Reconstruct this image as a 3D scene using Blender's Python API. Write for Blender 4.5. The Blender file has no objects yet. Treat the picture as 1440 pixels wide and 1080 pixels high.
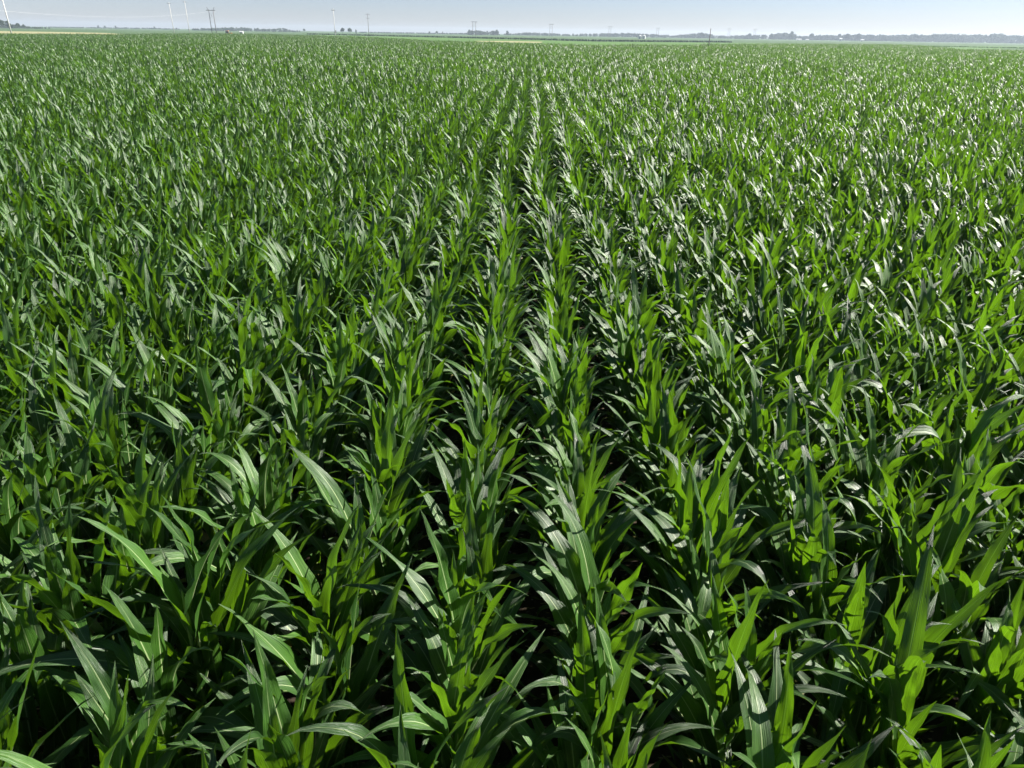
import bpy, math, random
import numpy as np
from mathutils import Matrix, Vector

scene = bpy.context.scene
COL = scene.collection
R = math.radians
rng = np.random.default_rng(11)
random.seed(5)

# ------------------------------------------------------------------ camera
CAM_H = 4.66
FPX = 998.0                       # focal length in pixels of the 1440 wide photograph
PITCH, YAW, ROLL = 26.3, 0.95, 0.92
rot = (Matrix.Rotation(R(YAW), 3, 'Z') @ Matrix.Rotation(R(90 - PITCH), 3, 'X')
       @ Matrix.Rotation(R(ROLL), 3, 'Z'))
cam_d = bpy.data.cameras.new('camera')
cam = bpy.data.objects.new('camera', cam_d)
COL.objects.link(cam)
cam_d.sensor_width = 36.0
cam_d.lens = FPX / 1440 * 36
cam_d.clip_start = 0.05
cam_d.clip_end = 30000
cam.matrix_world = Matrix.Translation((0, 0, CAM_H)) @ rot.to_4x4()
scene.camera = cam
AX_R, AX_U, AX_F = (np.array(rot.col[0]), np.array(rot.col[1]), -np.array(rot.col[2]))
EYE = np.array((0, 0, CAM_H))


def project(p):
    d = np.asarray(p, float) - EYE
    z = d @ AX_F
    return 720 + FPX * (d @ AX_R) / z, 540 - FPX * (d @ AX_U) / z, z


def east_of(px, y, z=0.0):
    """X of the spot at distance y, height z, that stands at bearing column px"""
    k = (px - 720) / FPX
    a = AX_R - k * AX_F
    return -(a[1] * y + a[2] * (z - CAM_H)) / a[0]


def height_at(py, x, y):
    k = (540 - py) / FPX
    a = AX_U - k * AX_F
    return CAM_H - (a[0] * x + a[1] * y) / a[2]


# ------------------------------------------------------------------ helpers
def tag(o, label=None, cat=None, group=None, kind=None):
    if label: o['label'] = label
    if cat: o['category'] = cat
    if group: o['group'] = group
    if kind: o['kind'] = kind
    return o


def empty(name, loc=(0, 0, 0), rz=0.0):
    o = bpy.data.objects.new(name, None)
    o.empty_display_size = 0.2
    COL.objects.link(o)
    o.location = loc
    o.rotation_euler = (0, 0, rz)
    return o


def mesh_from(name, V, F, mat=None, uv=None, tint=None, smooth=True):
    """V (n,3); F list of equal or mixed polygons"""
    me = bpy.data.meshes.new(name)
    V = np.asarray(V, np.float32)
    lens = np.array([len(f) for f in F], np.int32)
    idx = np.concatenate([np.asarray(f, np.int32) for f in F]) if len(F) else np.zeros(0, np.int32)
    me.vertices.add(len(V)); me.vertices.foreach_set('co', V.ravel())
    me.loops.add(len(idx)); me.loops.foreach_set('vertex_index', idx)
    me.polygons.add(len(F))
    st = np.zeros(len(F), np.int32); st[1:] = np.cumsum(lens)[:-1]
    me.polygons.foreach_set('loop_start', st)
    me.polygons.foreach_set('loop_total', lens)
    me.polygons.foreach_set('use_smooth', np.full(len(F), smooth, bool))
    if uv is not None:
        l = me.uv_layers.new(name='UVMap')
        l.data.foreach_set('uv', np.asarray(uv, np.float32)[idx].ravel())
    if tint is not None:
        a = me.attributes.new('tint', 'FLOAT', 'POINT')
        a.data.foreach_set('value', np.asarray(tint, np.float32))
    if mat: me.materials.append(mat)
    me.update(calc_edges=True)
    me.validate()
    return me


def add_obj(name, me, parent=None, loc=(0, 0, 0)):
    o = bpy.data.objects.new(name, me)
    COL.objects.link(o)
    o.location = loc
    if parent: o.parent = parent
    return o


class MB:
    def __init__(s): s.V, s.F = [], []

    def add(s, V, F):
        b = len(s.V)
        s.V += [tuple(v) for v in V]
        s.F += [tuple(i + b for i in f) for f in F]

    def box(s, c, d, rz=0.0):
        ca, sa = math.cos(rz), math.sin(rz)
        V = []
        for dz in (-1, 1):
            for dx, dy in ((-1, -1), (1, -1), (1, 1), (-1, 1)):
                x, y = dx * d[0] / 2, dy * d[1] / 2
                V.append((c[0] + x * ca - y * sa, c[1] + x * sa + y * ca, c[2] + dz * d[2] / 2))
        s.add(V, [(3, 2, 1, 0), (4, 5, 6, 7), (0, 1, 5, 4), (1, 2, 6, 5), (2, 3, 7, 6), (3, 0, 4, 7)])

    def tube(s, pts, rad, n=8, cap=True):
        pts = [Vector(p) for p in pts]
        if not hasattr(rad, '__len__'): rad = [rad] * len(pts)
        V, F = [], []
        for i, p in enumerate(pts):
            t = (pts[min(i + 1, len(pts) - 1)] - pts[max(i - 1, 0)]).normalized()
            a = Vector((0, 0, 1)) if abs(t.z) < 0.9 else Vector((1, 0, 0))
            u = t.cross(a).normalized(); w = t.cross(u)
            for k in range(n):
                ph = 2 * math.pi * k / n
                V.append(p + (u * math.cos(ph) + w * math.sin(ph)) * rad[i])
        for i in range(len(pts) - 1):
            for k in range(n):
                F.append((i * n + k, i * n + (k + 1) % n, (i + 1) * n + (k + 1) % n, (i + 1) * n + k))
        if cap:
            F.append(tuple(range(n))[::-1]); F.append(tuple(range((len(pts) - 1) * n, len(pts) * n)))
        s.add(V, F)

    def build(s, name, mat, parent=None, loc=(0, 0, 0), smooth=False):
        return add_obj(name, mesh_from(name, s.V, s.F, mat, smooth=smooth), parent, loc)


# ------------------------------------------------------------------ materials
def new_mat(name):
    m = bpy.data.materials.new(name); m.use_nodes = True
    nt = m.node_tree; nt.nodes.clear()
    return m, nt, nt.nodes.new, nt.links.new


def ramp(nt, stops, interp='LINEAR'):
    n = nt.nodes.new('ShaderNodeValToRGB'); n.color_ramp.interpolation = interp
    e = n.color_ramp.elements
    while len(e) < len(stops): e.new(0.5)
    for i, (p, c) in enumerate(stops):
        e[i].position = p; e[i].color = (*c, 1) if len(c) == 3 else c
    return n


def simple_mat(name, c1, c2, scale=8.0, rough=0.7, spec=0.3, detail=4.0, metal=0.0, stretch=(1, 1, 1), bump=0.0):
    m, nt, N, L = new_mat(name)
    tc = N('ShaderNodeTexCoord'); mp = N('ShaderNodeMapping'); mp.inputs['Scale'].default_value = stretch
    nz = N('ShaderNodeTexNoise'); nz.inputs['Scale'].default_value = scale; nz.inputs['Detail'].default_value = detail
    L(tc.outputs['Object'], mp.inputs[0]); L(mp.outputs[0], nz.inputs['Vector'])
    cr = ramp(nt, [(0.3, c1), (0.7, c2)]); L(nz.outputs['Fac'], cr.inputs[0])
    b = N('ShaderNodeBsdfPrincipled'); b.inputs['Roughness'].default_value = rough
    b.inputs['Specular IOR Level'].default_value = spec; b.inputs['Metallic'].default_value = metal
    L(cr.outputs[0], b.inputs['Base Color'])
    if bump:
        bp = N('ShaderNodeBump'); bp.inputs['Strength'].default_value = bump
        L(nz.outputs['Fac'], bp.inputs['Height']); L(bp.outputs[0], b.inputs['Normal'])
    o = N('ShaderNodeOutputMaterial'); L(b.outputs[0], o.inputs[0])
    return m


LEAF_DARK, LEAF_MID, LEAF_LITE = (0.009, 0.034, 0.004), (0.024, 0.076, 0.007), (0.054, 0.138, 0.013)
LEAF_TRANS = (0.25, 0.55, 0.012)


def leaf_material():
    m, nt, N, L = new_mat('corn_leaf')
    uv = N('ShaderNodeUVMap'); uv.uv_map = 'UVMap'
    at = N('ShaderNodeAttribute'); at.attribute_name = 'tint'
    oi = N('ShaderNodeObjectInfo')
    sx = N('ShaderNodeSeparateXYZ'); L(uv.outputs[0], sx.inputs[0])

    def math_(op, a, b=None, c=None, clamp=False):
        n = N('ShaderNodeMath'); n.operation = op; n.use_clamp = clamp
        for i, v in enumerate((a, b, c)):
            if v is None: continue
            if isinstance(v, (int, float)): n.inputs[i].default_value = v
            else: L(v, n.inputs[i])
        return n.outputs[0]
    # offset so that every leaf has veins of its own
    off = math_('MULTIPLY', at.outputs['Fac'], 37.0)
    cv = N('ShaderNodeCombineXYZ')
    L(math_('ADD', math_('MULTIPLY', sx.outputs[0], 23.0), off), cv.inputs[0])
    L(math_('MULTIPLY', sx.outputs[1], 2.2), cv.inputs[1]); L(off, cv.inputs[2])
    vein = N('ShaderNodeTexNoise'); vein.inputs['Scale'].default_value = 1.0
    vein.inputs['Detail'].default_value = 2.0; vein.inputs['Roughness'].default_value = 0.7
    L(cv.outputs[0], vein.inputs['Vector'])
    cv2 = N('ShaderNodeCombineXYZ')
    L(math_('ADD', math_('MULTIPLY', sx.outputs[0], 2.2), off), cv2.inputs[0])
    L(math_('MULTIPLY', sx.outputs[1], 5.0), cv2.inputs[1]); L(off, cv2.inputs[2])
    blot = N('ShaderNodeTexNoise'); blot.inputs['Scale'].default_value = 1.0; blot.inputs['Detail'].default_value = 3.0
    L(cv2.outputs[0], blot.inputs['Vector'])
    # pale midrib, broad at the base and thin at the tip
    du = math_('ABSOLUTE', math_('SUBTRACT', sx.outputs[0], 0.5))
    wid = math_('MULTIPLY_ADD', sx.outputs[1], -0.036, 0.056)
    rib = math_('SUBTRACT', 1.0, math_('DIVIDE', du, wid), clamp=True)
    f = math_('ADD', math_('MULTIPLY', vein.outputs['Fac'], 0.62), math_('MULTIPLY', blot.outputs['Fac'], 0.46))
    f = math_('ADD', f, math_('MULTIPLY', math_('FRACT', at.outputs['Fac']), 0.26))
    f = math_('ADD', f, math_('MULTIPLY', oi.outputs['Random'], 0.14))
    cr = ramp(nt, [(0.50, LEAF_DARK), (0.72, LEAF_MID), (1.0, LEAF_LITE)]); L(f, cr.inputs[0])
    mx = N('ShaderNodeMix'); mx.data_type = 'RGBA'
    L(math_('MULTIPLY', rib, 0.9), mx.inputs[0]); L(cr.outputs[0], mx.inputs[6]); mx.inputs[7].default_value = (0.40, 0.48, 0.24, 1)
    dry = math_('GREATER_THAN', at.outputs['Fac'], 1.1)
    md_ = N('ShaderNodeMix'); md_.data_type = 'RGBA'
    L(math_('MULTIPLY', dry, math_('MULTIPLY_ADD', blot.outputs['Fac'], 1.6, -0.1, clamp=True)), md_.inputs[0])
    L(mx.outputs[2], md_.inputs[6]); md_.inputs[7].default_value = (0.36, 0.29, 0.10, 1)
    bp = N('ShaderNodeBump'); bp.inputs['Strength'].default_value = 1.0; bp.inputs['Distance'].default_value = 0.006
    hh = math_('ADD', vein.outputs['Fac'], math_('MULTIPLY', rib, -0.15))
    L(hh, bp.inputs['Height'])
    b = N('ShaderNodeBsdfPrincipled')
    b.inputs['Specular IOR Level'].default_value = 0.72
    L(math_('MULTIPLY_ADD', blot.outputs['Fac'], 0.22, 0.37), b.inputs['Roughness'])
    b.inputs['Coat Weight'].default_value = 0.06; b.inputs['Coat Roughness'].default_value = 0.30
    L(bp.outputs[0], b.inputs['Coat Normal'])
    L(md_.outputs[2], b.inputs['Base Color']); L(bp.outputs[0], b.inputs['Normal'])
    tr = N('ShaderNodeBsdfTranslucent')
    ct = ramp(nt, [(0.45, tuple(c * 0.58 for c in LEAF_TRANS)), (0.80, LEAF_TRANS), (1.0, tuple(min(1, c * 1.25) for c in LEAF_TRANS))])
    L(f, ct.inputs[0]); L(ct.outputs[0], tr.inputs['Color']); L(bp.outputs[0], tr.inputs['Normal'])
    ms = N('ShaderNodeMixShader'); ms.inputs[0].default_value = 0.19
    L(b.outputs[0], ms.inputs[1]); L(tr.outputs[0], ms.inputs[2])
    o = N('ShaderNodeOutputMaterial'); L(ms.outputs[0], o.inputs[0])
    return m


M_LEAF = leaf_material()
M_STALK = simple_mat('corn_stalk', (0.10, 0.17, 0.035), (0.19, 0.26, 0.07), 18, 0.5, 0.4, stretch=(1, 1, 0.2))


def ground_mat(name, c1, c2, c3, s1, s2, rough=0.95, bump=0.0, bdist=0.05):
    m, nt, N, L = new_mat(name)
    tc = N('ShaderNodeTexCoord')
    a = N('ShaderNodeTexNoise'); a.inputs['Scale'].default_value = s1; a.inputs['Detail'].default_value = 6
    c = N('ShaderNodeTexNoise'); c.inputs['Scale'].default_value = s2; c.inputs['Detail'].default_value = 5
    L(tc.outputs['Object'], a.inputs['Vector']); L(tc.outputs['Object'], c.inputs['Vector'])
    r1 = ramp(nt, [(0.35, c1), (0.65, c2)]); L(a.outputs['Fac'], r1.inputs[0])
    r2 = ramp(nt, [(0.45, (0, 0, 0)), (0.72, (1, 1, 1))]); L(c.outputs['Fac'], r2.inputs[0])
    mx = N('ShaderNodeMix'); mx.data_type = 'RGBA'
    L(r2.outputs[0], mx.inputs[0]); L(r1.outputs[0], mx.inputs[6]); mx.inputs[7].default_value = (*c3, 1)
    b = N('ShaderNodeBsdfPrincipled'); b.inputs['Roughness'].default_value = rough
    b.inputs['Specular IOR Level'].default_value = 0.15
    L(mx.outputs[2], b.inputs['Base Color'])
    if bump:
        bp = N('ShaderNodeBump'); bp.inputs['Strength'].default_value = bump; bp.inputs['Distance'].default_value = bdist
        L(a.outputs['Fac'], bp.inputs['Height']); L(bp.outputs[0], b.inputs['Normal'])
    o = N('ShaderNodeOutputMaterial'); L(b.outputs[0], o.inputs[0])
    return m


M_FARM = ground_mat('farmland', (0.045, 0.095, 0.030), (0.065, 0.120, 0.036), (0.085, 0.125, 0.045), 0.02, 0.006)
M_SOIL = ground_mat('soil', (0.022, 0.016, 0.011), (0.048, 0.036, 0.025), (0.070, 0.056, 0.036), 9.0, 2.0, bump=0.8)
nt = M_SOIL.node_tree
vo = nt.nodes.new('ShaderNodeTexVoronoi'); vo.inputs['Scale'].default_value = 11.0
tcs = nt.nodes.new('ShaderNodeTexCoord'); mps = nt.nodes.new('ShaderNodeMapping'); mps.inputs['Scale'].default_value = (1.0, 2.6, 1.0)
nt.links.new(tcs.outputs['Object'], mps.inputs[0]); nt.links.new(mps.outputs[0], vo.inputs['Vector'])
fl = ramp(nt, [(0.16, (1, 1, 1)), (0.24, (0, 0, 0))]); nt.links.new(vo.outputs['Distance'], fl.inputs[0])
mf = nt.nodes.new('ShaderNodeMix'); mf.data_type = 'RGBA'; bs = [q for q in nt.nodes if q.type == 'BSDF_PRINCIPLED'][0]
old = bs.inputs['Base Color'].links[0].from_socket
nt.links.new(fl.outputs[0], mf.inputs[0]); nt.links.new(old, mf.inputs[6]); mf.inputs[7].default_value = (0.30, 0.25, 0.15, 1)
nt.links.new(mf.outputs[2], bs.inputs['Base Color'])
M_SOY = ground_mat('soybean', (0.070, 0.150, 0.030), (0.100, 0.190, 0.040), (0.060, 0.120, 0.028), 1.2, 0.05)
M_STUB = ground_mat('stubble', (0.27, 0.26, 0.13), (0.34, 0.32, 0.17), (0.22, 0.22, 0.10), 0.4, 0.03)
M_GRASS = ground_mat('verge', (0.085, 0.150, 0.040), (0.13, 0.18, 0.06), (0.20, 0.20, 0.09), 0.5, 0.05)
M_DARKCROP = simple_mat('dark_crop', (0.020, 0.055, 0.014), (0.040, 0.090, 0.022), 1.5, 0.8, 0.2)
M_TREE = simple_mat('tree_leaves', (0.022, 0.045, 0.014), (0.050, 0.085, 0.026), 0.25, 0.8, 0.15)
M_BARK = simple_mat('bark', (0.06, 0.045, 0.035), (0.11, 0.085, 0.065), 4, 0.9)
M_WOOD = simple_mat('weathered_pole', (0.10, 0.085, 0.070), (0.17, 0.15, 0.13), 3, 0.85, stretch=(1, 1, 0.1))
M_PALE = simple_mat('pale_pole', (0.46, 0.45, 0.43), (0.60, 0.59, 0.57), 3, 0.6, stretch=(1, 1, 0.1))
M_STEEL = simple_mat('galvanised', (0.45, 0.46, 0.48), (0.60, 0.61, 0.62), 2, 0.45, 0.5)
M_WHITE = simple_mat('white_paint', (0.56, 0.57, 0.58), (0.68, 0.68, 0.67), 1, 0.5)
M_ROOF = simple_mat('grey_roof', (0.30, 0.31, 0.33), (0.42, 0.43, 0.45), 1, 0.6)
M_DARK = simple_mat('dark_opening', (0.03, 0.03, 0.035), (0.06, 0.06, 0.065), 2, 0.7)
M_ORANGE = simple_mat('orange_paint', (0.78, 0.22, 0.03), (0.85, 0.28, 0.04), 3, 0.45, 0.5)
M_WIRE = simple_mat('aluminium_wire', (0.75, 0.76, 0.78), (0.85, 0.85, 0.86), 1, 0.35, 0.6)
M_GLASS = simple_mat('window_glass', (0.03, 0.04, 0.05), (0.06, 0.07, 0.08), 1, 0.1, 0.6)

# ------------------------------------------------------------------ corn
def leaf_geo(g, z0, az, Ln, W, e0, bend, power, fold0, twist, side, wave, kink=None, ns=14, na=4, r0=0.012):
    s = np.linspace(0, 1, ns + 1)
    e = e0 - bend * s ** power
    if kink is not None:
        e = e - kink[1] / (1 + np.exp(-(s - kink[0]) * 26))
    a = az + side * s ** 1.5
    ds = Ln / ns
    T = np.stack([np.cos(e) * np.cos(a), np.cos(e) * np.sin(a), np.sin(e)], 1)
    P = np.zeros((ns + 1, 3)); P[0] = (r0 * math.cos(az), r0 * math.sin(az), z0)
    P[1:] = P[0] + np.cumsum((T[:-1] + T[1:]) / 2 * ds, 0)
    S = np.stack([-np.sin(a), np.cos(a), np.zeros_like(a)], 1)
    Nn = np.cross(T, S)                                   # upper face of the leaf
    tw = twist * s ** 1.3
    S2 = S * np.cos(tw)[:, None] + Nn * np.sin(tw)[:, None]
    N2 = -S * np.sin(tw)[:, None] + Nn * np.cos(tw)[:, None]
    t = np.clip((s - 0.32) / 0.68, 0, 1)
    w = np.where(s < 0.32, 0.58 + 0.42 * np.sin(np.clip(s / 0.32, 0, 1) * math.pi / 2), (1 - t ** 1.55))
    w = W * np.maximum(w, 0.012)
    fold = fold0 * np.exp(-s * 4.2) + 0.16
    u = np.linspace(-1, 1, na + 1)
    ph = g.uniform(0, 6.28, 2); fr = g.uniform(2.2, 4.0, 2)
    wv = np.stack([np.sin(fr[0] * 6.28 * s + ph[0]), np.sin(fr[1] * 6.28 * s + ph[1])], 1) * wave * (np.sin(np.pi * np.clip(s, 0, 1)) ** 0.7)[:, None]
    V = np.zeros((ns + 1, na + 1, 3)); UV = np.zeros((ns + 1, na + 1, 2))
    for j, uu in enumerate(u):
        q = abs(uu) * w / 2
        ww = (wv[:, 0] if uu < 0 else wv[:, 1]) * uu * uu
        V[:, j] = P + S2 * (np.sign(uu) * q * np.cos(fold))[:, None] + N2 * (q * np.sin(fold) + ww * W)[:, None]
        UV[:, j, 0] = 0.5 + uu / 2; UV[:, j, 1] = s
    V = V.reshape(-1, 3); UV = UV.reshape(-1, 2)
    i, j = np.meshgrid(np.arange(ns), np.arange(na), indexing='ij')
    b = (i * (na + 1) + j).ravel()
    F = np.stack([b, b + 1, b + na + 2, b + na + 1], 1)
    return V, F, UV


def plant_spec(g):
    """a list of leaves (kwargs) of one corn plant about to tassel"""
    n = int(g.integers(11, 14))
    az0 = g.normal(0, 0.45)                                            # leaves stand in two ranks
    Ht = g.uniform(1.30, 1.48)
    out = []
    for k in range(n):
        f = k / (n - 1)
        z = 0.16 + (Ht - 0.16) * f ** 0.92
        az = az0 + math.pi * (k % 2) + g.normal(0, 0.30)
        Ln = 0.57 + 0.58 * math.sin(math.pi * min(1, 0.15 + 0.80 * f)) ** 1.1 + g.normal(0, 0.06)
        W = (0.082 + 0.048 * math.sin(math.pi * min(1, 0.1 + 0.8 * f))) * g.uniform(0.88, 1.12)
        e0 = R(64 + 21 * f ** 1.1 + g.normal(0, 7))
        bend = R(92 - 48 * f + g.normal(0, 28))
        if f < 0.35: Ln *= 0.66
        kink = None
        if f > 0.75:
            Ln *= g.uniform(0.85, 1.2); e0 = R(g.uniform(72, 87)); bend = R(max(4, g.normal(48, 33)))
        if f < 0.9 and g.random() < 0.13:
            kink = (g.uniform(0.45, 0.75), R(g.uniform(30, 80)))
        out.append(dict(z0=z, az=az, Ln=max(0.35, Ln), W=W, e0=min(e0, R(88)), bend=max(bend, R(3)), power=g.uniform(1.5, 3.2),
                        fold0=R(62), twist=g.normal(0, 0.42), side=g.normal(0, 0.20), wave=g.uniform(0.06, 0.22), kink=kink,
                        r0=0.012 * (1 - 0.6 * f)))
    return out, Ht


def stalk_geo(Ht, n=7):
    zs = np.array([-0.02, 0.15, 0.45, 0.8, Ht, Ht + 0.16]); rs = np.array([0.017, 0.016, 0.0145, 0.013, 0.011, 0.004])
    V = []; F = []
    for z, r in zip(zs, rs):
        for k in range(n):
            V.append((r * math.cos(6.2832 * k / n), r * math.sin(6.2832 * k / n), z))
    for i in range(len(zs) - 1):
        for k in range(n):
            F.append((i * n + k, i * n + (k + 1) % n, (i + 1) * n + (k + 1) % n, (i + 1) * n + k))
    return np.array(V), np.array(F)


NVAR = 16
specs = [plant_spec(np.random.default_rng(100 + i)) for i in range(NVAR)]


def merged_plant(i, ns, na, keep=None):
    """stalk and leaves of variant i as arrays"""
    g = np.random.default_rng(900 + i)
    sp, Ht = specs[i]
    Vs, Fs, Us, Ts, Ms = [], [], [], [], []
    b = 0
    V, F = stalk_geo(Ht, 5)
    Vs.append(V); Fs.append(F); Us.append(np.zeros((len(V), 2))); Ts.append(np.zeros(len(V))); Ms.append(np.ones(len(F), int)); b = len(V)
    for k, kw in enumerate(sp):
        t = g.random() + (1.3 if k < 2 and g.random() < 0.55 else 0)
        if keep is not None and k < keep: continue
        V, F, U = leaf_geo(np.random.default_rng(5000 + i * 50 + k), ns=ns, na=na, **kw)
        Vs.append(V); Fs.append(F + b); Us.append(U); Ts.append(np.full(len(V), t)); Ms.append(np.zeros(len(F), int)); b += len(V)
    return np.concatenate(Vs), np.concatenate(Fs), np.concatenate(Us), np.concatenate(Ts), np.concatenate(Ms)


def proto_mesh(name, V, F, U, T, Ms):
    me = mesh_from(name, V, F, M_LEAF, uv=U, tint=T)
    me.materials.append(M_STALK)
    me.polygons.foreach_set('material_index', Ms.astype(np.int32))
    return me


ROW, STEP, ROW0 = 0.762, 0.168, -0.30
# bare edge of the corn, from the photograph: bearing column -> distance
EDGE = [(-400, 250), (-100, 255), (18, 262), (145, 272), (200, 360), (330, 470), (440, 420), (540, 330), (600, 262), (720, 235), (850, 214),
        (960, 240), (1060, 340), (1200, 420), (1270, 400), (1345, 262), (1440, 262), (1900, 260)]
ea = np.array([((px - 742) / 1113.0) for px, _ in EDGE]); ey = np.array([y for _, y in EDGE], float)


def edge_y(x, y):
    return np.interp(x / np.maximum(y, 1e-3), ea, ey)


def smooth_noise(x, y, seed, sc):
    g = np.random.default_rng(seed)
    out = 0
    for _ in range(6):
        k = g.normal(0, 1 / sc, 2); p = g.uniform(0, 6.28)
        out = out + np.sin(k[0] * x + k[1] * y + p)
    return out / 2.4


# -- all single plants out to 48 m
NEAR = 48.0
xs, ys = [], []
for k in range(-70, 71):
    x0 = ROW0 + ROW * k
    off = rng.uniform(0, STEP)
    yy = np.arange(-7.0, NEAR, STEP) + off
    yy = yy + rng.normal(0, 0.028, len(yy))
    xx = x0 + rng.normal(0, 0.036, len(yy))
    m = (np.abs(xx - 0.015 * yy) < 0.80 * np.maximum(yy, 0) + 7.5) & (rng.random(len(yy)) > 0.035)
    xs.append(xx[m]); ys.append(yy[m])
px_, py_ = np.concatenate(xs), np.concatenate(ys)
n = len(px_)
lodge = np.exp(-(((px_ + 1.7) / 2.6) ** 2 + ((py_ - 17.5) / 3.4) ** 2)) \
    + 0.6 * np.exp(-(((px_ + 5.5) / 2.2) ** 2 + ((py_ - 15.0) / 2.0) ** 2)) \
    + 0.5 * np.exp(-(((px_ - 6.0) / 2.0) ** 2 + ((py_ - 13.0) / 2.4) ** 2))
tiltx = rng.normal(0, 0.032, n) + 0.035 * smooth_noise(px_, py_, 3, 3.0) - 0.30 * lodge * rng.uniform(0.4, 1.2, n)
tilty = rng.normal(0, 0.032, n) + 0.035 * smooth_noise(px_, py_, 4, 3.0) + 0.38 * lodge * rng.uniform(0.2, 1.2, n)
scl = np.clip(rng.normal(1.0, 0.06, n) + 0.035 * smooth_noise(px_, py_, 5, 4.0) - 0.08 * lodge, 0.78, 1.18)
rz = rng.normal(0, 0.5, n) + math.pi * (rng.random(n) < 0.5) + math.pi / 2 * (rng.random(n) < 0.72)
var = rng.integers(0, NVAR, n)

# -- which 300 stand largest in view: upper half of the plant inside the frame, nearest first
best = []
for i in range(n):
    if py_[i] < 0.2 or py_[i] > 14: continue
    hit = 0; area = 0
    for hz in (0.5, 0.9, 1.3, 1.6):
        a, b, z = project((px_[i], py_[i], hz))
        if z > 0.2 and -25 < a < 1465 and b < 1090: hit += 1
    if hit < 1: continue
    z = project((px_[i], py_[i], 1.3))[2]
    best.append((hit ** 0.5 / z ** 2, i))
best.sort(reverse=True)
chosen = [i for _, i in best[:300]]
cs = set(chosen)

# -- the plant with its parts, one of each kind; copies share the meshes
prot = {}


def row_label(k):
    if k == 0: return 'green corn plant in foreground of the row just left of the picture centre'
    if k == 1: return 'green corn plant in foreground of the row just right of the picture centre'
    side = 'left' if k < 0 else 'right'
    c = -k if k < 0 else k - 1
    words = {1: 'first', 2: 'second', 3: 'third', 4: 'fourth', 5: 'fifth', 6: 'sixth', 7: 'seventh', 8: 'eighth', 9: 'ninth'}
    return 'green corn plant in foreground, %s row out to the %s from the two central rows' % (words.get(c, 'outermost'), side)


def make_plant(v):
    root = empty('corn_plant')
    g = np.random.default_rng(900 + v)
    sp, Ht = specs[v]
    V, F = stalk_geo(Ht, 9)
    add_obj('stalk', mesh_from('stalk', V, F, M_STALK), root)
    for k, kw in enumerate(sp):
        t = g.random() + (1.3 if k < 2 and g.random() < 0.55 else 0)
        V, F, U = leaf_geo(np.random.default_rng(5000 + v * 50 + k), ns=18, na=6, **kw)
        add_obj('leaf', mesh_from('leaf', V, F, M_LEAF, uv=U, tint=np.full(len(V), t)), root)
    return root


kids = {}
for i in chosen:
    v = int(var[i])
    if v not in prot:
        root = make_plant(v); prot[v] = root
        kids[v] = [o for o in COL.objects if o.parent == root]
    else:
        root = prot[v].copy(); COL.objects.link(root)
        for ch in kids[v]:
            c = ch.copy(); COL.objects.link(c); c.parent = root
    root.location = (px_[i], py_[i], 0.0)
    root.rotation_euler = (tilty[i], tiltx[i], rz[i])
    root.rotation_mode = 'XYZ'
    # tilt is applied after the turn about the stalk
    root.rotation_euler = (Matrix.Rotation(tiltx[i], 3, 'Y') @ Matrix.Rotation(-tilty[i], 3, 'X') @ Matrix.Rotation(rz[i], 3, 'Z')).to_euler()
    root.scale = (scl[i],) * 3
    tag(root, row_label(int(round((px_[i] - ROW0) / ROW))), 'corn plant', 'corn plants in the near rows of the field')

# -- the rest of the field: one object whose points carry plants and, farther off, stretches of row
src = bpy.data.collections.new('crop_kinds')
for i in range(NVAR):
    V, F, U, T, Ms = merged_plant(i, 12, 4)
    src.objects.link(bpy.data.objects.new('crop_plant.%03d' % i, proto_mesh('crop_plant', V, F, U, T, Ms)))
NSEG, SEG = 14, 3.0
for q in range(NSEG):
    g = np.random.default_rng(7000 + q)
    A = [[], [], [], [], []]; b = 0
    for yy in np.arange(0, SEG, STEP):
        if g.random() < 0.10: continue
        V, F, U, T, Ms = merged_plant(int(g.integers(0, NVAR)), 7, 2, keep=3)
        a = g.normal(0, 0.5) + math.pi * (g.random() < 0.5) + math.pi / 2 * (g.random() < 0.60)
        ca, sa = math.cos(a), math.sin(a); s = np.clip(g.normal(1, 0.075), 0.75, 1.2)
        tx, ty = g.normal(0, 0.08, 2)
        W = np.stack([V[:, 0] * ca - V[:, 1] * sa, V[:, 0] * sa + V[:, 1] * ca, V[:, 2]], 1) * s
        W[:, 0] += W[:, 2] * tx + g.normal(0, 0.05); W[:, 1] += W[:, 2] * ty + yy - SEG / 2 + g.normal(0, 0.03)
        for l, x in zip(A, (W, F + b, U, T, Ms)): l.append(x)
        b += len(V)
    src.objects.link(bpy.data.objects.new('crop_row.%03d' % q, proto_mesh('crop_row', *[np.concatenate(l) for l in A])))

P, RO, SC, ID = [], [], [], []
for i in range(n):
    if i in cs: continue
    e = (Matrix.Rotation(tiltx[i], 3, 'Y') @ Matrix.Rotation(-tilty[i], 3, 'X') @ Matrix.Rotation(rz[i], 3, 'Z')).to_euler()
    P.append((px_[i], py_[i], 0)); RO.append(tuple(e)); SC.append(scl[i]); ID.append(int(var[i]))
P = np.array(P); RO = np.array(RO); SC = np.array(SC); ID = np.array(ID)
fx, fy = [], []
for k in range(-560, 561):
    yy = np.arange(NEAR + SEG / 2, 480, SEG)
    xx = np.full(len(yy), ROW0 + ROW * k)
    m = (np.abs(xx - 0.015 * yy) < 0.78 * yy + 6) & (yy < edge_y(xx, yy) + 2.0 * np.sin(xx * 0.07))
    fx.append(xx[m]); fy.append(yy[m])
fx, fy = np.concatenate(fx), np.concatenate(fy); nf = len(fx)
P = np.concatenate([P, np.stack([fx + rng.normal(0, 0.03, nf), fy, np.zeros(nf)], 1)])
t2 = 0.03 * smooth_noise(fx, fy, 8, 5.0)
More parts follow.
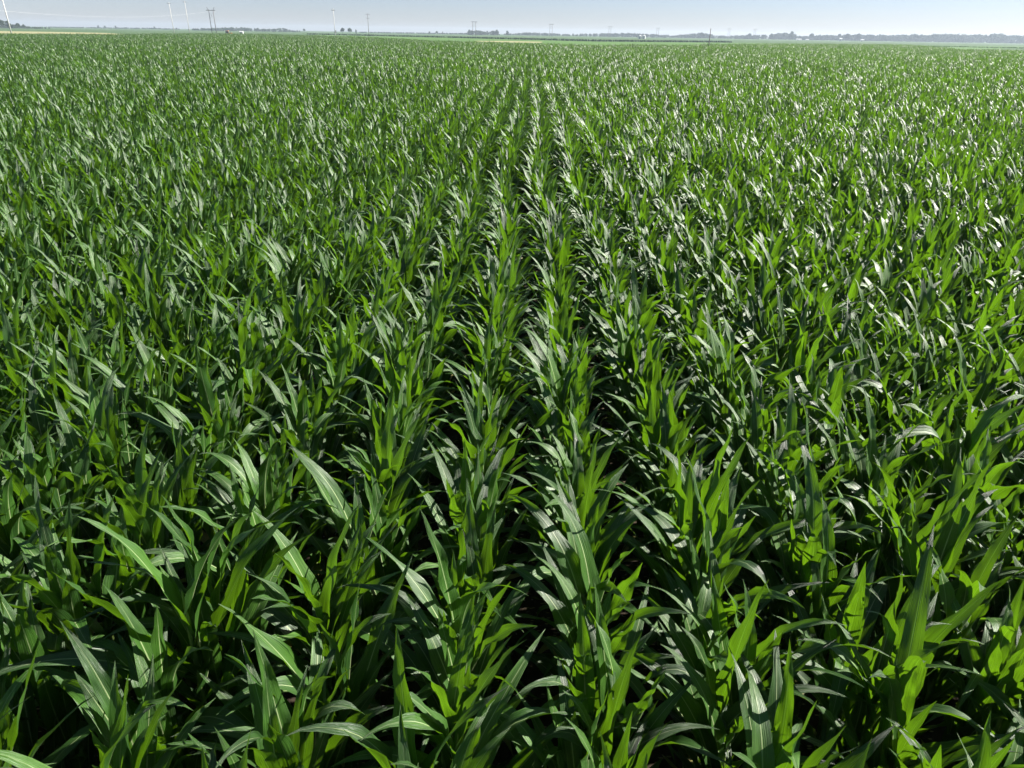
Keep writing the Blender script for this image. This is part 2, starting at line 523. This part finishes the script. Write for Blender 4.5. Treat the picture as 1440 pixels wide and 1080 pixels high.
RO = np.concatenate([RO, np.stack([t2, 0.03 * smooth_noise(fx, fy, 9, 5.0), np.where(rng.random(nf) < 0.5, math.pi, 0)], 1)])
SC = np.concatenate([SC, np.clip(1 + rng.normal(0, 0.03, nf) + 0.04 * smooth_noise(fx, fy, 10, 9.0), 0.85, 1.15)])
ID = np.concatenate([ID, NVAR + rng.integers(0, NSEG, nf)])
me = bpy.data.meshes.new('corn_crop')
me.vertices.add(len(P)); me.vertices.foreach_set('co', P.astype(np.float32).ravel())
a = me.attributes.new('turn', 'FLOAT_VECTOR', 'POINT'); a.data.foreach_set('vector', RO.astype(np.float32).ravel())
a = me.attributes.new('size', 'FLOAT', 'POINT'); a.data.foreach_set('value', SC.astype(np.float32))
a = me.attributes.new('pick', 'INT', 'POINT'); a.data.foreach_set('value', ID.astype(np.int32))
me.materials.append(M_LEAF); me.materials.append(M_STALK)
crop = add_obj('corn_crop', me)
tag(crop, 'dense green corn crop in rows filling the field behind the nearest plants', 'corn crop', kind='stuff')
ng = bpy.data.node_groups.new('crop_scatter', 'GeometryNodeTree')
ng.interface.new_socket('Geometry', in_out='INPUT', socket_type='NodeSocketGeometry')
ng.interface.new_socket('Geometry', in_out='OUTPUT', socket_type='NodeSocketGeometry')
gi, go = ng.nodes.new('NodeGroupInput'), ng.nodes.new('NodeGroupOutput')
ci = ng.nodes.new('GeometryNodeCollectionInfo'); ci.inputs['Collection'].default_value = src
ci.inputs['Separate Children'].default_value = True; ci.inputs['Reset Children'].default_value = True
ip = ng.nodes.new('GeometryNodeInstanceOnPoints'); ip.inputs['Pick Instance'].default_value = True


def named(t, nm):
    nd = ng.nodes.new('GeometryNodeInputNamedAttribute'); nd.data_type = t; nd.inputs['Name'].default_value = nm
    return nd.outputs['Attribute']


ng.links.new(gi.outputs[0], ip.inputs['Points']); ng.links.new(ci.outputs[0], ip.inputs['Instance'])
ng.links.new(named('INT', 'pick'), ip.inputs['Instance Index'])
ng.links.new(named('FLOAT_VECTOR', 'turn'), ip.inputs['Rotation'])
ng.links.new(named('FLOAT', 'size'), ip.inputs['Scale'])
ng.links.new(ip.outputs[0], go.inputs[0])
md = crop.modifiers.new('scatter', 'NODES'); md.node_group = ng

# ------------------------------------------------------------------ ground and fields
def sheet(name, pts, z, mat, label=None, cat=None, kind='structure'):
    me = mesh_from(name, [(x, y, z) for x, y in pts], [tuple(range(len(pts)))], mat, smooth=False)
    return tag(add_obj(name, me), label, cat, kind=kind)


BIG = 4600
sheet('ground', [(-BIG, -300), (BIG, -300), (BIG, BIG), (-BIG, BIG)], -0.06, M_FARM)
soil_pts = [(-60, -20), (60, -20)] + [(ea[i] * (ey[i] + 3), ey[i] + 3) for i in range(len(EDGE) - 1, -1, -1)]
sheet('soil', soil_pts, 0.0, M_SOIL)


def strip(name, near, far, z, mat):
    """near, far: lists of (bearing column, distance)"""
    pts = [(east_of(px, y), y) for px, y in near] + [(east_of(px, y), y) for px, y in reversed(far)]
    # counter-clockwise so the sheet faces up
    return sheet(name, pts, z, mat)


strip('soybean_field', [(520, 345), (600, 272), (720, 244), (850, 222), (960, 248), (1060, 348), (1330, 420)],
      [(440, 900), (640, 725), (840, 585), (1040, 700), (1240, 760), (1500, 800)], -0.02, M_SOY)
strip('stubble_field', [(-120, 330), (20, 330), (120, 360), (168, 440)], [(-120, 690), (20, 680), (80, 680), (150, 650), (176, 560)], -0.018, M_STUB)
strip('bare_patch', [(668, 470), (700, 440), (760, 452)], [(668, 500), (720, 530), (764, 510)], -0.016, M_STUB)
strip('grass_verge', [(1330, 288), (1440, 300), (1560, 300)], [(1300, 470), (1440, 470), (1560, 460)], -0.016, M_GRASS)


# ------------------------------------------------------------------ far crops standing as low dark bands
def crop_band(name, line, depth, h, label, seed, card=1.3, mat=None):
    g = np.random.default_rng(seed)
    V, F = [], []
    for (pa, ya), (pb, yb) in zip(line[:-1], line[1:]):
        A = np.array((east_of(pa, ya), ya)); B = np.array((east_of(pb, yb), yb))
        m = int(np.linalg.norm(B - A) * 5)
        for _ in range(m):
            q = A + (B - A) * g.random(); q = q + np.array((0, depth * g.random()))
            hh = h * g.uniform(0.65, 1.05); a = g.uniform(0, 6.28); w = card * g.uniform(0.5, 1)
            tl = g.normal(0, 0.25, 2)
            dx, dy = math.cos(a) * w / 2, math.sin(a) * w / 2
            b = len(V)
            V += [(q[0] - dx, q[1] - dy, -0.05), (q[0] + dx, q[1] + dy, -0.05),
                  (q[0] + dx * 0.5 + tl[0], q[1] + dy * 0.5 + tl[1], hh), (q[0] - dx * 0.5 + tl[0], q[1] - dy * 0.5 + tl[1], hh * 0.9)]
            F.append((b, b + 1, b + 2, b + 3))
    return tag(add_obj(name, mesh_from(name, V, F, mat or M_DARKCROP, smooth=False)), label, 'crop', kind='stuff')


crop_band('far_crop', [(430, 905), (640, 735), (840, 595), (1030, 710)], 25, 1.35,
          'dark green band of tall crop along the far side of the pale soybean field', 21)
crop_band('hedge_strip', [(1190, 640), (1300, 640), (1420, 600), (1520, 600)], 18, 0.6,
          'low green strip of crop below the tree line at the right edge', 22, mat=M_SOY)

# ------------------------------------------------------------------ trees
def crown_arrays(g, h, w, n=420, card=1.1, lobes=7, low=0.30):
    """leaf clumps through a crown of height h (from 0.18h up) and width w"""
    c = []
    for _ in range(lobes):
        f = g.uniform(low, 0.88)
        rad = w / 2 * (1 - abs(f - 0.5) * 0.9) * 0.75
        a = g.uniform(0, 6.28); rr = rad * math.sqrt(g.random())
        c.append((rr * math.cos(a), rr * math.sin(a), f * h, w * g.uniform(0.20, 0.34), h * g.uniform(0.10, 0.19)))
    c.append((0, 0, h * 0.86, w * 0.2, h * 0.13))
    V, F = [], []
    for k in range(n):
        cx, cy, cz, rw, rh = c[g.integers(0, len(c))]
        d = g.normal(0, 1, 3); d /= np.linalg.norm(d); r = g.random() ** 0.4
        p = np.array((cx + d[0] * rw * r, cy + d[1] * rw * r, cz + d[2] * rh * r))
        u = g.normal(0, 1, 3); u /= np.linalg.norm(u); v = np.cross(u, g.normal(0, 1, 3)); v /= np.linalg.norm(v)
        s = card * g.uniform(0.5, 1.0)
        b = len(V)
        V += [p - u * s, p + v * s * 0.5, p + u * s, p - v * s * 0.5]
        F.append((b, b + 1, b + 2, b + 3))
    return V, F


def make_tree(h, w, seed):
    g = np.random.default_rng(seed)
    root = empty('tree')
    V, F = crown_arrays(g, h, w, n=650, card=1.5, lobes=10, low=0.16)
    add_obj('crown', mesh_from('crown', V, F, M_TREE, smooth=False), root)
    t = MB()
    t.tube([(0, 0, -0.1), (0.1, 0, h * 0.3), (0, 0.1, h * 0.75)], [h * 0.022, h * 0.016, h * 0.005])
    for k in range(4):
        a = g.uniform(0, 6.28)
        t.tube([(0, 0, h * (0.25 + 0.1 * k)), (math.cos(a) * w * 0.3, math.sin(a) * w * 0.3, h * (0.45 + 0.1 * k))], [h * 0.009, h * 0.003], 5)
    t.build('trunk', M_BARK, root)
    return root


tree_kinds = [make_tree(14, 11, 1), make_tree(14, 9, 2), make_tree(14, 6, 3)]
tree_kids = [[o for o in COL.objects if o.parent == r] for r in tree_kinds]
tree_used = [False] * 3
G_T = 'single trees along the horizon'
# bearing column, top row in the photograph, distance, kind, label
TREES = [
    (3, 27, 1050, 0, 'tall dark tree at the far left edge behind the white pole'),
    (13, 29, 1080, 1, 'dark tree standing just left of the leaning white pole foot'),
    (26, 32, 1150, 0, 'lower rounded tree just right of the white pole on the horizon'),
    (34.5, 34, 1250, 1, 'small tree ending the clump beside the white pole'),
    (138.5, 35.6, 2100, 1, 'left of two round trees above the end of the yellow stubble'),
    (148, 36, 2100, 0, 'right and wider of two round trees above the end of the yellow stubble'),
    (163, 36, 2100, 1, 'lone narrow tree right of the pair above the stubble end'),
    (217.5, 37, 2100, 1, 'lone small tree on the horizon left of the two thin poles'),
    (248.5, 39, 1900, 0, 'small tree just right of the foot of the first thin pale pole'),
    (428, 40, 1700, 0, 'tree at the right end of the long wood on the left horizon'),
    (418, 42, 1700, 1, 'low tree beside the right end of the long wood'),
    (472, 42.3, 1300, 1, 'dark low tree behind the pale pole with the white foot'),
    (482, 38.8, 1300, 0, 'round dark tree first to the right of the white footed pole'),
    (492.5, 39, 1300, 0, 'broad dark tree midway between white footed pole and crossarm pole'),
    (501, 41.5, 1300, 2, 'narrow pointed tree just left of the wooden double crossarm pole'),
    (604, 44, 1700, 0, 'wide low tree, leftmost of the small cluster on the horizon'),
    (614.5, 43.4, 1700, 0, 'round tree in the middle of the small horizon cluster'),
    (622.5, 44.3, 1700, 2, 'thin pointed tree right in the small horizon cluster'),
    (660, 41.5, 1650, 1, 'tree at the left end of the grove behind the twin pole frame'),
    (699, 41.5, 1650, 1, 'tree at the right end of the grove behind the twin pole frame'),
    (713.5, 43, 1650, 1, 'lone tree just right of the grove near the picture centre'),
    (805.5, 47, 1900, 1, 'small lone tree in the gap left of the long central wood'),
    (986, 45, 1900, 0, 'tallest tree in the wood just left of the dark leaning post'),
    (1053, 46.4, 2000, 0, 'round tree rising above the wood right of the dark post'),
    (1112, 43.8, 1900, 2, 'tall pointed tree topping the dense grove right of centre'),
    (1140, 46.5, 1900, 0, 'round tree above the white farm buildings'),
    (1180, 47.3, 1850, 1, 'tree standing left of the small white house'),
    (1190, 47, 1850, 0, 'tree standing right behind the small white house'),
    (1206, 46.6, 1850, 0, 'broad tree right of the small white house'),
]
for px, py, Y, k, lab in TREES:
    if not tree_used[k]:
        r = tree_kinds[k]; tree_used[k] = True
    else:
        r = tree_kinds[k].copy(); COL.objects.link(r)
        for ch in tree_kids[k]:
            c = ch.copy(); COL.objects.link(c); c.parent = r
    X = east_of(px, Y); h = height_at(py, X, Y)
    s = h / 14.0
    r.location = (X, Y, -0.06); r.scale = (s * random.uniform(0.9, 1.1), s * random.uniform(0.9, 1.1), s)
    r.rotation_euler = (0, 0, random.uniform(0, 6.28))
    tag(r, lab, 'tree', G_T)


def wood(name, prof, Y, label, seed, depth=70, dens=9.0):
    g = np.random.default_rng(seed)
    pa = np.array([p for p, _ in prof], float); ta = np.array([t for _, t in prof], float)
    x0, x1 = east_of(prof[0][0], Y), east_of(prof[-1][0], Y)
    V, F = [], []
    step = 4.0
    m = max(3, int((x1 - x0) / step)) * 3
    for k in range(m):
        x = x0 + (x1 - x0) * g.random(); y = Y + depth * g.random()
        px = project((x, y, 0))[0]
        top = np.interp(px, pa, ta) + g.uniform(-0.2, 0.9)
        h = max(2.5, height_at(top, x, y)); w = h * g.uniform(0.7, 1.3); h *= g.uniform(0.72, 1.0)
        v, f = crown_arrays(g, h, w, n=90, card=max(1.2, w * 0.19), lobes=6, low=0.08)
        b = len(V)
        V += [(a_[0] + x, a_[1] + y, max(-0.05, a_[2])) for a_ in v]; F += [tuple(q + b for q in ff) for ff in f]
    return tag(add_obj(name, mesh_from(name, V, F, M_TREE, smooth=False)), label, 'wood', kind='stuff')


wood('woodland', [(-60, 31), (0, 32), (30, 35), (45, 38)], 1300, 'dark wood on the horizon at the far left edge', 31)
wood('woodland', [(60, 38.5), (110, 38), (130, 38), (170, 38.5), (215, 38.7), (240, 40)], 2300, 'faint low line of trees above the yellow stubble field', 32)
wood('woodland', [(262, 41), (270, 40), (282, 39), (300, 39), (320, 38), (335, 37.5), (348, 38.5), (352, 39.5), (362, 39), (370, 40), (378, 40),
                  (390, 39), (396, 38.5), (405, 40), (412, 42.5)], 1750, 'long blue-green wood behind the twin pole frame at left', 33)
wood('woodland', [(505, 45.5), (560, 46), (600, 46.5), (655, 46.2)], 2000, 'faint low line of trees right of the double crossarm pole', 34)
wood('woodland', [(656, 43), (664, 42.5), (675, 42.5), (682, 43.5), (690, 43), (702, 42.5)], 1700, 'compact grove behind the second twin pole frame', 35)
wood('woodland', [(704, 47.3), (712, 47), (735, 45.5), (750, 45), (760, 46), (775, 46), (790, 46.8), (803, 48.5)], 2000, 'low wood behind the third twin pole frame near centre', 36)
wood('woodland', [(808, 48.5), (818, 47), (840, 46.5), (860, 46), (883, 45.5), (900, 46.5), (920, 47.5), (930, 48.2), (942, 49)], 2000,
     'long wood behind the two white grain bins', 37)
wood('woodland', [(942, 49.5), (955, 48.5), (970, 47), (982, 46), (995, 46.5), (1003, 49), (1020, 50), (1045, 49)], 2050, 'ragged wood behind the dark leaning post', 38)
wood('woodland', [(1040, 49), (1060, 49), (1075, 48), (1090, 46.3), (1105, 46), (1116, 46.5), (1122, 49.5)], 2000, 'dense grove left of the white farm buildings', 39)
wood('woodland', [(1120, 50), (1150, 49), (1165, 48.5), (1180, 49), (1200, 48), (1218, 48)], 2000, 'open row of trees behind the white farm buildings', 40)
wood('woodland', [(1214, 48), (1250, 48.5), (1285, 47.5), (1300, 49), (1315, 47.2), (1330, 47.5), (1345, 47.5), (1360, 48.2), (1385, 47.8),
                  (1407, 46.8), (1420, 48.3), (1440, 49), (1560, 50)], 2000, 'long unbroken wood on the horizon at the right edge', 41, dens=10)

# ------------------------------------------------------------------ poles
def single_pole(px, top, Y, mat, label, rad=0.15, arms=(), lean=0.0, sink=0.0):
    X = east_of(px, Y); h = height_at(top, X, Y)
    root = empty('utility_pole', (X, Y, -0.06))
    m = MB(); m.tube([(0, 0, 0), (lean * h, 0, h + 0.06)], [rad, rad * 0.62], 10)
    m.build('pole', mat, root, smooth=True)
    for dz, wd in arms:
        a = MB(); a.box((0, -rad, h - dz), (wd, 0.12, 0.14)); a.build('crossarm', M_WOOD, root)
        for q in (-0.46, -0.2, 0.2, 0.46):
            b = MB(); b.tube([(q * wd, -rad, h - dz + 0.07), (q * wd, -rad, h - dz + 0.28)], [0.05, 0.07], 8); b.build('insulator', M_STEEL, root)
    tag(root, label, 'utility pole')
    return root, X, h


P1, P1x, P1h = single_pole(18, -9, 300, M_PALE, 'tall white leaning-looking pole at the far left edge beside the stubble field', 0.24, [(0.5, 2.4)])
P2, P2x, P2h = single_pole(246, 3, 440, M_PALE, 'thin pale pole, left of the pair on the left of the horizon', 0.18, [(0.5, 2.4)])
P3, P3x, P3h = single_pole(268, 1, 420, M_PALE, 'thin pale pole, right of the pair on the left of the horizon', 0.16, [(0.5, 2.0)])
P4, P4x, P4h = single_pole(472.5, 12, 340, M_PALE, 'slim pale pole with white foot left of the crossarm pole', 0.14, [(0.6, 1.5)])
P5, P5x, P5h = single_pole(519, 19, 620, M_WOOD, 'dark wooden pole with two crossarms standing on the horizon', 0.20, [(0.5, 3.6), (3.2, 3.2)])
single_pole(995.3, 40, 236, M_WOOD, 'short dark bare post at the field edge right of the white bins', 0.15)


def h_frame(px, top, Y, gap, label, vee=False):
    X = east_of(px, Y); h = height_at(top, X, Y)
    root = empty('pylon_frame', (X, Y, -0.06), R(12))
    hb = h - (2.6 if vee else 0.6)
    for s in (-1, 1):
        m = MB(); m.tube([(s * gap / 2, 0, 0), (s * gap / 2, 0, hb + 0.4)], [0.34, 0.24], 8); m.build('pole', M_WOOD, root, smooth=True)
        if vee:
            q = MB(); q.tube([(s * gap / 2, 0, hb), (s * gap * 0.85, 0, h)], 0.22, 6); q.build('earth_wire_arm', M_WOOD, root)
    c = MB(); c.box((0, -0.3, hb), (gap * 2.1, 0.3, 0.5)); c.build('crossarm', M_WOOD, root)
    for s in (-1, 0, 1):
        i_ = MB(); i_.tube([(s * gap * 0.98, -0.3, hb - 0.18), (s * gap * 0.98, -0.3, hb - 1.3)], 0.10, 6); i_.build('insulator', M_STEEL, root)
    b = MB()
    b.tube([(-gap / 2, 0.2, hb * 0.62), (gap / 2, 0.2, hb - 1.2)], 0.07, 6); b.tube([(gap / 2, 0.2, hb * 0.62), (-gap / 2, 0.2, hb - 1.2)], 0.07, 6)
    b.build('brace', M_WOOD, root)
    tag(root, label, 'power pylon', 'twin pole power line frames receding along the horizon')
    return X, h


hf = [(301.5, 10, 760, 4.0, 'nearest and tallest twin pole power frame, at left with forked top', True),
      (667, 30, 1150, 4.4, 'twin pole power frame in front of the compact grove', False),
      (774.5, 33.5, 1400, 4.4, 'twin pole power frame above the low wood near the centre', False),
      (857, 37, 1600, 4.4, 'twin pole power frame left of the white grain bins', False),
      (924, 39, 1750, 4.6, 'twin pole power frame just right of the white grain bins', False),
      (1024, 40, 1880, 4.6, 'faint twin pole power frame right of the dark post', False),
      (1060, 40.5, 1980, 4.6, 'most distant twin pole power frame above the wood right of the post', False),
      (1352, 47.5, 1500, 4.6, 'faint low twin pole frame against the wood at the right', False)]
HP = [h_frame(*a) for a in hf]


def wire(A, B, sag, rad, label):
    m = MB()
    pts = []
    for k in range(25):
        t = k / 24
        pts.append((A[0] + (B[0] - A[0]) * t, A[1] + (B[1] - A[1]) * t, A[2] + (B[2] - A[2]) * t - sag * 4 * t * (1 - t)))
    m.tube(pts, rad, 6)
    return tag(m.build('power_wire', M_WIRE, smooth=True), label, 'wire', 'overhead wires at the left of the sky')


A0 = (east_of(-30, 420), 420, height_at(11, east_of(-30, 420), 420))
B0 = (HP[0][0], 760, HP[0][1] - 2.7)
wire(A0, (B0[0] - 3.9, 760, B0[2] - 1.3), 4.4, 0.02, 'pale overhead wire sagging across the sky left of the nearest twin pole frame')
# ------------------------------------------------------------------ farm buildings, bins, vehicle
def grain_bin(px, Y, d, h, label):
    X = east_of(px, Y)
    root = empty('grain_bin', (X, Y, -0.06))
    m = MB(); m.tube([(0, 0, 0), (0, 0, h)], d / 2, 24); m.build('wall', M_WHITE, root, smooth=False)
    r = MB(); r.tube([(0, 0, h + 0.003), (0, 0, h + d * 0.24), (0, 0, h + d * 0.27)], [d / 2 + 0.12, 0.45, 0.4], 24); r.build('roof', M_WHITE, root)
    q = MB(); q.box((-d * 0.1, -d / 2 - 0.02, 1.1), (0.9, 0.12, 2.0)); q.build('door', M_DARK, root)
    l = MB(); l.box((d * 0.2, -d / 2 + 0.15, h * 0.52), (0.5, 0.3, h)); l.build('ladder', M_STEEL, root)
    tag(root, label, 'grain bin', 'white grain bins in the far field')


grain_bin(899.5, 1150, 4.6, 4.0, 'left of two white grain bins in the far field')
grain_bin(905.3, 1150, 5.0, 4.2, 'right of two white grain bins in the far field')


def shed(px, Y, w, d, h, label, name='farm_shed', roof=M_ROOF, rz=0.0, cat='building'):
    X = east_of(px, Y)
    root = empty(name, (X, Y, -0.06), rz)
    m = MB()
    m.add([(-w / 2, -d / 2, 0), (w / 2, -d / 2, 0), (w / 2, d / 2, 0), (-w / 2, d / 2, 0), (-w / 2, -d / 2, h), (w / 2, -d / 2, h), (w / 2, d / 2, h),
           (-w / 2, d / 2, h), (-w / 2, 0, h + d * 0.22), (w / 2, 0, h + d * 0.22)],
          [(0, 1, 5, 4), (2, 3, 7, 6), (1, 2, 6, 9, 5), (3, 0, 4, 8, 7)])
    m.build('wall', M_WHITE, root)
    r = MB(); e = 0.4
    for s in (-1, 1):
        z0, z1 = h - e * 0.44 + 0.03, h + d * 0.22 + 0.03
        y0 = s * (d / 2 + e)
        r.add([(-w / 2 - e, y0, z0), (w / 2 + e, y0, z0), (w / 2 + e, 0, z1), (-w / 2 - e, 0, z1),
               (-w / 2 - e, y0, z0 + .15), (w / 2 + e, y0, z0 + .15), (w / 2 + e, 0, z1 + .15), (-w / 2 - e, 0, z1 + .15)],
              [(0, 1, 2, 3), (4, 5, 6, 7), (0, 1, 5, 4), (1, 2, 6, 5), (3, 0, 4, 7)])
    r.build('roof', roof, root)
    q = MB(); q.box((-w * 0.22, -d / 2 - 0.02, h * 0.40), (w * 0.2, 0.1, h * 0.8)); q.build('door', M_DARK, root)
    q = MB(); q.box((w * 0.22, -d / 2 - 0.02, h * 0.58), (w * 0.14, 0.1, h * 0.35)); q.build('window', M_GLASS, root)
    tag(root, label, cat)


shed(340, 800, 3.2, 2.4, 2.0, 'tiny white shed in front of the long wood at left', roof=M_WHITE)
shed(1123, 1700, 11, 5, 1.7, 'long low white farm shed below the grove right of centre', roof=M_WHITE)
shed(1135, 1720, 6, 4, 1.5, 'low white farm shed under the round tree right of centre', roof=M_WHITE)
shed(1181.5, 1650, 5.5, 6, 4.0, 'small white house between the trees at right', 'farmhouse', M_WHITE, cat='house')
shed(1212, 1700, 6.5, 5, 2.6, 'small pale outbuilding below the broad tree at right', roof=M_WHITE)


def orange_vehicle(px, Y, label):
    X = east_of(px, Y)
    root = empty('farm_tractor', (X, Y, -0.06), R(8))
    zb = 0.6
    b = MB(); b.box((0.65, 0, zb + 0.85), (1.7, 0.9, 0.8)); b.box((-0.75, 0, zb + 0.75), (1.3, 1.3, 0.6)); b.build('body', M_ORANGE, root)
    c = MB(); c.box((-0.75, 0, zb + 1.52), (1.25, 1.2, 0.9)); c.build('cab_glass', M_GLASS, root)
    r = MB(); r.box((-0.75, 0, zb + 2.06), (1.5, 1.45, 0.18)); r.build('cab_roof', M_ORANGE, root)
    for x, rad in ((-0.8, 0.8), (1.1, 0.5)):
        for s in (-1, 1):
            w = MB(); w.tube([(x, s * 0.75, rad), (x, s * 1.1, rad)], rad, 20); w.build('wheel', M_DARK, root)
    e = MB(); e.tube([(0.9, 0.2, zb + 1.2), (0.9, 0.2, zb + 2.0)], 0.06, 8); e.build('exhaust', M_DARK, root)
    root.scale = (1.3, 1.3, 1.3)
    tag(root, label, 'tractor')


orange_vehicle(322.5, 500, 'small orange farm vehicle at the far edge of the corn at left')

# ------------------------------------------------------------------ light, sky, air
SKY_LOW = (0.74, 0.785, 1.07)          # a summer horizon bluer and hazier than the bare sky model gives
SUN_EL, SUN_BEAR = 35.0, 74.0            # bearing in degrees clockwise from the row direction
d = Vector((math.sin(R(SUN_BEAR)) * math.cos(R(SUN_EL)), math.cos(R(SUN_BEAR)) * math.cos(R(SUN_EL)), math.sin(R(SUN_EL))))
sl = bpy.data.lights.new('sun', 'SUN'); sl.energy = 5.0; sl.angle = R(0.55); sl.color = (1.0, 0.95, 0.87)
so = bpy.data.objects.new('sun', sl); COL.objects.link(so)
so.rotation_euler = d.to_track_quat('Z', 'Y').to_euler(); so.location = (0, 0, 50)
w = bpy.data.worlds.new('World'); scene.world = w; w.use_nodes = True
nt = w.node_tree; nt.nodes.clear()
sky = nt.nodes.new('ShaderNodeTexSky'); sky.sky_type = 'NISHITA'; sky.sun_disc = False
sky.sun_elevation = R(SUN_EL); sky.sun_rotation = R(SUN_BEAR)
sky.altitude = 200; sky.air_density = 1.0; sky.dust_density = 0.35; sky.ozone_density = 3.0
bg = nt.nodes.new('ShaderNodeBackground'); bg.inputs['Strength'].default_value = 0.050
ow = nt.nodes.new('ShaderNodeOutputWorld')
tcw = nt.nodes.new('ShaderNodeTexCoord'); sp_ = nt.nodes.new('ShaderNodeSeparateXYZ')
nt.links.new(tcw.outputs['Generated'], sp_.inputs[0])
low = ramp(nt, [(0.0, SKY_LOW), (0.25, (0.42, 0.45, 0.47))]); nt.links.new(sp_.outputs[2], low.inputs[0])
mul = nt.nodes.new('ShaderNodeMix'); mul.data_type = 'RGBA'; mul.blend_type = 'MULTIPLY'; mul.inputs[0].default_value = 1.0
nt.links.new(sky.outputs[0], mul.inputs[6]); nt.links.new(low.outputs[0], mul.inputs[7])
nt.links.new(mul.outputs[2], bg.inputs[0]); nt.links.new(bg.outputs[0], ow.inputs[0])

HAZE = 0.00019
hz = MB(); hz.box((0, BIG / 2 - 150, 13.0), (2 * BIG + 40, BIG + 340, 29.0))
m, nt, N, L = new_mat('haze')
pv = N('ShaderNodeVolumePrincipled'); pv.inputs['Color'].default_value = (0.72, 0.85, 1.0, 1)
pv.inputs['Density'].default_value = HAZE; pv.inputs['Anisotropy'].default_value = 0.2
om = N('ShaderNodeOutputMaterial'); L(pv.outputs[0], om.inputs['Volume'])
tag(hz.build('haze', m), 'thin pale summer haze lying over the fields', 'haze', kind='stuff')

scene.render.engine = 'CYCLES'
scene.render.resolution_x, scene.render.resolution_y = 1024, 768
scene.view_settings.view_transform = 'Standard'
scene.view_settings.look = 'None'
scene.view_settings.exposure = 1.55
scene.view_settings.gamma = 1.0
scene.cycles.max_bounces = 8
scene.cycles.diffuse_bounces = 2
scene.cycles.transmission_bounces = 4
